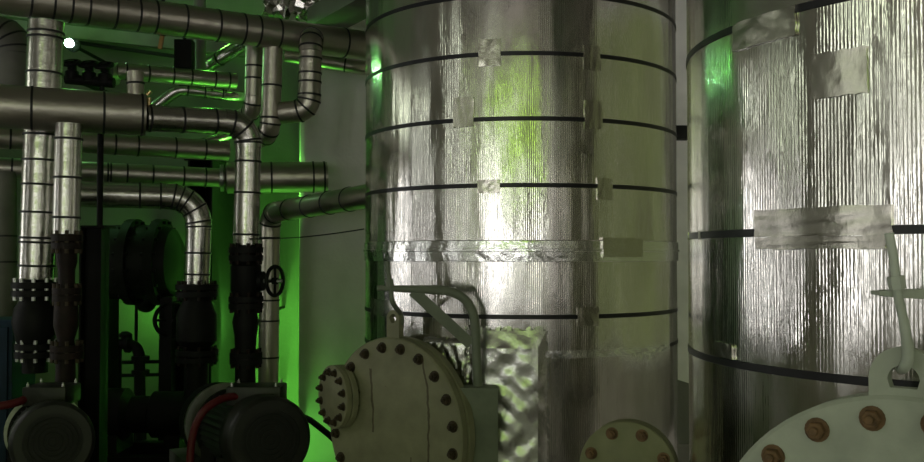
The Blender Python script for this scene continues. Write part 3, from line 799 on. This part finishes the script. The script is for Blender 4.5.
# dark steel column
cm = thing('steel_column', Vector((P(93, 400, 5.2).x, 5.2, 0)), 'dark upright steel column left of the dark vessel', 'column')
xx = P(93, 400, 5.2).x; zt_ = P(93, 228, 5.2).z
m_ = MB(); m_.box((xx, 5.2, zt_/2), (.12, .012, zt_)); m_.box((xx-.055, 5.2, zt_/2), (.01, .12, zt_)); m_.box((xx+.055, 5.2, zt_/2), (.01, .12, zt_)); obj('post', m_, M['black'], cm)
m_ = MB(); m_.box((xx, 5.2, zt_+.006), (.17, .17, .012)); obj('cap_plate', m_, M['dark'], cm)
m_ = MB(); xr = P(100, 200, 5.2).x; m_.tube([(xr, 5.2, zt_), (xr, 5.2, P(100, 128, 5.2).z)], .017, 12); obj('hanger_rod', m_, M['black'], cm)
# horizontal vessel
vs = thing('pressure_vessel', Vector((P(145, 300, 6.55).x, 6.55, 0)), 'dark green horizontal vessel with flanged middle behind the pipes', 'vessel')
vc0, vc1 = P(84, 262, 6.55), P(184, 262, 6.55)
k = 6.55/F; L_ = (vc1-vc0).length
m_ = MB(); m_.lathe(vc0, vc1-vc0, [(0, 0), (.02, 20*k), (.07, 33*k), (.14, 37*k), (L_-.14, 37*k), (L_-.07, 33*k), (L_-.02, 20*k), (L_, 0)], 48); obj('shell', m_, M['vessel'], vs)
for q in (134, 161):
    c = P(q, 262, 6.55); m_ = MB(); m_.lathe(c - Vector((.03, 0, 0)), (1, 0, 0), [(0, 0), (0, 43*k), (.06, 43*k), (.06, 0)], 48); f_ = obj('flange', m_, M['vessel'], vs)
    ringbolts(f_, c, (1, 0, 0), 40*k, .06, 16, M['black'])
for q in (106, 173):
    c = P(q, 262, 6.55); zb_ = c.z - 34*k; m_ = MB(); m_.box((c.x, c.y, zb_/2), (.08, .3, zb_)); obj('saddle', m_, M['dark'], vs)
# thin pipe frame in front of the green-lit wall
rl = thing('pipe_rack', Vector((P(148, 400, 7.1).x, 7.1, 0)), 'thin dark pipe rack before the green-lit wall under the vessel', 'rack')
for q in (135.5, 160):
    c = P(q, 400, 7.1); m_ = MB(); m_.tube([(c.x, 7.1, 0), (c.x, 7.1, P(q, 296, 7.1).z)], .012, 10); obj('upright', m_, M['black'], rl)
for q in (363, 376):
    m_ = MB(); m_.tube([P(96, q, 7.1), P(185, q-2, 7.1)], .014, 10); obj('rail', m_, M['black'], rl)
ep = thing('drain_pipe', P(140, 410, 6.9), 'dark bent drain pipe with valve under the vessel', 'pipe')
pth, _ = fillet([P(98, 344, 6.9), P(139, 344, 6.9), P(141, 440, 6.9)], .1, 8); m_ = MB(); m_.tube(pth, .04, 16); obj('pipe_run', m_, M['black'], ep)
for q in (112, 128): m_ = MB(); flange_(m_, P(q, 344, 6.9), (1, 0, 0), .065, .03); obj('flange', m_, M['black'], ep)
for q in (358, 372): m_ = MB(); flange_(m_, P(140.5, q, 6.9), (0, 0, 1), .065, .03); obj('flange', m_, M['black'], ep)
m_ = MB(); m_.tube([P(117, 344, 6.9), P(116, 430, 6.9)], .035, 16); obj('branch', m_, M['black'], ep)
m_ = MB(); m_.lathe(P(125, 345, 6.9), (0, 0, 1), [(0, 0), (0, .03), (.06, .03), (.06, .05), (.08, .05), (.1, .02), (.1, 0)], 16); obj('bonnet', m_, M['black'], ep)
wv = thing('gate_valve', P(176, 360, 6.5), 'dark valve with large spoked handwheel in front of the green-lit wall', 'valve')
handwheel(wv, P(172, 320, 6.42), (.35, -1, 0), 16.5*6.42/F, M['black'], .014)
m_ = MB(); m_.tube([P(172, 320, 6.40), P(186, 320, 6.55)], .016, 10); obj('stem', m_, M['black'], wv)
m_ = MB(); m_.lathe(P(188, 300, 6.56), (0, 0, -1), [(0, 0), (0, .06), (.05, .06), (.1, .09), (.2, .09), (.26, .06), (.9, .06), (.9, 0)], 24); obj('body', m_, M['black'], wv)
# low machine set on a skid in the dark
sd = thing('pump_skid', Vector((P(150, 440, 6.1).x, 6.1, 0)), 'dark low machine on a skid in the shade under the pipe rack', 'machine')
cx = P(148, 440, 6.1).x
m_ = MB()
for dy in (-.22, .22): m_.box((cx, 6.1+dy, .17), (.86, .09, .34), bev=.01)
for dx in (-.36, 0, .36): m_.box((cx+dx, 6.1, .14), (.08, .36, .2))
obj('skid', m_, M['dark'], sd)
m_ = MB(); m_.lathe((cx-.36, 6.1, .56), (1, 0, 0), [(0, 0), (0, .10), (.04, .17), (.22, .17), (.26, .12), (.38, .12), (.40, .15), (.68, .15), (.72, .1), (.72, 0)], 32); obj('casing', m_, M['dark'], sd)
for dx in (-.2, .2): m_ = MB(); m_.box((cx+dx, 6.1, .39), (.1, .3, .12)); obj('foot', m_, M['dark'], sd)
# cluster of small valves below the lamp
mv = thing('valve_manifold', P(90, 84, 6.2), 'row of small dark valves right under the glowing bulb', 'valve')
m_ = MB(); m_.tube([P(66, 79, 6.2), P(114, 83, 6.2)], .034, 16); obj('header', m_, M['black'], mv)
m_ = MB(); m_.tube([P(102, 84, 6.2), P(103, 128, 6.2)], .018, 12); obj('drop_pipe', m_, M['black'], mv)
q_ = P(78, 80, 6.2); m_ = MB(); m_.tube([q_, Vector((q_.x, Y1, q_.z))], .02, 12); obj('bracket', m_, M['black'], mv)
for q in (72, 89, 105):
    c = P(q, 80+.08*(q-66), 6.2); m_ = MB(); m_.lathe(c, (0, 0, 1), [(0, 0), (0, .045), (.06, .045), (.07, .03), (.10, .03), (.10, 0)], 20); vb = obj('valve_body', m_, M['black'], mv)
    handwheel(vb, c + Vector((0, -.02, .115)), (0, -.5, 1), .055, M['black'], .013)
    m_ = MB(); m_.tube([c + Vector((0, 0, .09)), c + Vector((0, -.02, .125))], .012, 8); obj('stem', m_, M['black'], vb)
for q in (115,):
    c = P(q, 74, 6.35); m_ = MB(); m_.lathe(c, (1, 0, 0), [(0, 0), (0, .075), (.015, .075), (.015, 0)], 24); obj('end_flange', m_, M['steel'], mv)

# pumps
def pump(label, face, rear, Rm, Yf, box_px, plinth_z, voff):
    """electric pump set: motor with fan cowl facing the camera, pump casing behind"""
    fc, rc = face, rear
    ax_ = (fc-rc); L_ = ax_.length; ax_.normalize()
    side = ax_.cross(Vector((0, 0, 1))).normalized()
    h = thing('pump', (fc.x, fc.y, 0), label, 'pump', 'electric pump sets')
    m_ = MB(); m_.lathe(fc, -ax_, [(0, Rm*.70), (0, Rm*.9), (.012, Rm*.97), (.03, Rm), (.17, Rm), (.17, Rm*.92), (.15, Rm*.70)], 48, closed=True); obj('fan_cowl', m_, M['motor'], h)
    g_ = MB()
    g_.lathe(fc - ax_*.02, ax_, [(0, 0), (0, Rm*.72), (.01, Rm*.72), (.01, 0)], 36)
    for j in range(1, 6): g_.torus(fc - ax_*.004, ax_, Rm*.7*j/6, .004, 32, 6)
    obj('fan_grille', g_, M['motordark'], h)
    fin = lambda k_: 1.0 if k_ % 2 else .93
    m_ = MB(); m_.lathe(fc - ax_*.17, -ax_, [(0, 0), (0, Rm*.93), (L_*.62, Rm*.93), (L_*.62, 0)], 72, f=fin); obj('motor_body', m_, M['motor'], h, angle=20)
    m_ = MB(); m_.lathe(fc - ax_*(.17+L_*.62), -ax_, [(0, 0), (0, Rm), (.03, Rm), (.05, Rm*.8), (.12, Rm*.45), (.2, Rm*.45), (.22, Rm*.9), (.25, Rm*.95), (.25, 0)], 40); obj('lantern', m_, M['dark'], h)
    pcx = fc - ax_*(.17+L_*.62+.32)
    m_ = MB(); m_.lathe(pcx - ax_*-.08, -ax_, [(0, 0), (0, Rm*.7), (.03, Rm*1.05), (.13, Rm*1.05), (.16, Rm*.7), (.2, Rm*.35), (.28, Rm*.35), (.28, 0)], 40); obj('pump_casing', m_, M['dark'], h)
    m_ = MB(); m_.lathe(pcx - ax_*-.115, ax_, [(0, 0), (0, Rm*1.08), (.03, Rm*1.08), (.03, 0)], 40); obj('casing_flange', m_, M['steel'], h)
    bx, by, bw_, bh_ = box_px
    c = P(bx, by, Yf+.26); m_ = MB(); m_.box(c, (bw_*Yf/F, .18, bh_*Yf/F), bev=.012); tb = obj('terminal_box', m_, M['motor'], h)
    for i in (-1, 1):
        for j in (-1, 1):
            b_ = MB(); b_.hexbolt(c + Vector((i*bw_*Yf/F*.4, j*.07, bh_*Yf/F*.5-.001)), (0, 0, 1), .006, .014); obj('screw', b_, M['steel'], tb)
    zf = fc.z - Rm*.93
    for s_ in (.28, .17+L_*.55):
        for sg in (-1, 1):
            f_ = MB(); p = fc - ax_*s_ + side*sg*Rm*.7; f_.box((p.x, p.y, (plinth_z+fc.z-Rm*.55)/2), (.07, .09, fc.z-Rm*.55-plinth_z)); obj('foot', f_, M['dark'], h)
    mid = (fc + pcx)/2
    m_ = MB(); m_.beam(Vector((fc.x, fc.y, plinth_z/2)) + ax_*.05, Vector((pcx.x, pcx.y, plinth_z/2)) - ax_*.25, Rm*2.2, plinth_z); obj('plinth', m_, M['concrete'], h)
    return h, fc
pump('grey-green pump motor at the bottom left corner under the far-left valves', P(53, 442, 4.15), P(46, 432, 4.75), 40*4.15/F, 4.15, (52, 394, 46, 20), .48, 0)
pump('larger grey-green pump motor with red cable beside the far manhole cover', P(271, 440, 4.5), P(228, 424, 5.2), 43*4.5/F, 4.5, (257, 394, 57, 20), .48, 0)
def cable(label, pts, r, mat, name='cable'):
    pts = [P(*p) for p in pts]; pth = []
    for i in range(len(pts)-1):
        p0 = pts[max(i-1, 0)]; p1 = pts[i]; p2 = pts[i+1]; p3 = pts[min(i+2, len(pts)-1)]
        for k_ in range(8):
            t_ = k_/8; pth.append(.5*((2*p1) + (p2-p0)*t_ + (2*p0-5*p1+4*p2-p3)*t_*t_ + (3*p1-p0-3*p2+p3)*t_**3))
    pth.append(pts[-1]); m_ = MB(); m_.tube(pth, r, 12)
    return tag(obj(name, m_, mat, origin=pts[-1]), label, 'cable')
cable('thick red cable looping down from the larger motor terminal box', [(240, 396, 4.70), (222, 399, 4.62), (203, 412, 4.55), (193, 435, 4.55), (190, 470, 4.55), (189, 580, 4.55)], .019, M['red'])
cable('thick red cable running in from the left edge to the corner motor', [(30, 397, 4.36), (18, 402, 4.30), (0, 406, 4.25), (-40, 412, 4.2)], .019, M['red'])
cable('thin dark wire strung from the pipes to the far tank', [(248, 239, 5.30), (290, 238, 5.2), (330, 234, 5.1), (364, 229, 5.0)], .0035, M['wire'], 'wire')
cable('dark cable sagging from behind the larger motor towards the far manhole', [(262, 408, 5.9), (300, 416, 5.7), (318, 426, 5.5), (345, 452, 5.2), (360, 490, 5.0), (365, 600, 4.9)], .018, M['black'])
# blue cabinet
bc = thing('cabinet', Vector((P(-14, 400, 5.5).x, 5.5, 0)), 'blue painted cabinet at the far left edge', 'cabinet')
c = P(-14, 318, 5.5); m_ = MB(); m_.box((c.x, 5.5, c.z/2), (.46, .3, c.z), bev=.01); obj('body', m_, M['blue'], bc)
m_ = MB(); m_.box((c.x, 5.34, c.z/2+.02), (.42, .02, c.z-.12), bev=.005); dr = obj('door', m_, M['blue'], bc)
m_ = MB(); m_.tube([(c.x+.15, 5.315, c.z-.5), (c.x+.15, 5.315, c.z-.38)], .01, 8); obj('handle', m_, M['black'], dr)
# bracket on pale strip
bk = MB(); q_ = P(681, 133, 6.84); bk.box(q_, (.12, .12, .10), bev=.01)
tag(obj('wall_bracket', bk, M['black'], origin=q_), 'small dark bracket on the pale wall strip between the tanks', 'bracket')
for o in list(bpy.data.objects):
    for k_ in ('_o', '_n'):
        if k_ in o.keys(): del o[k_]
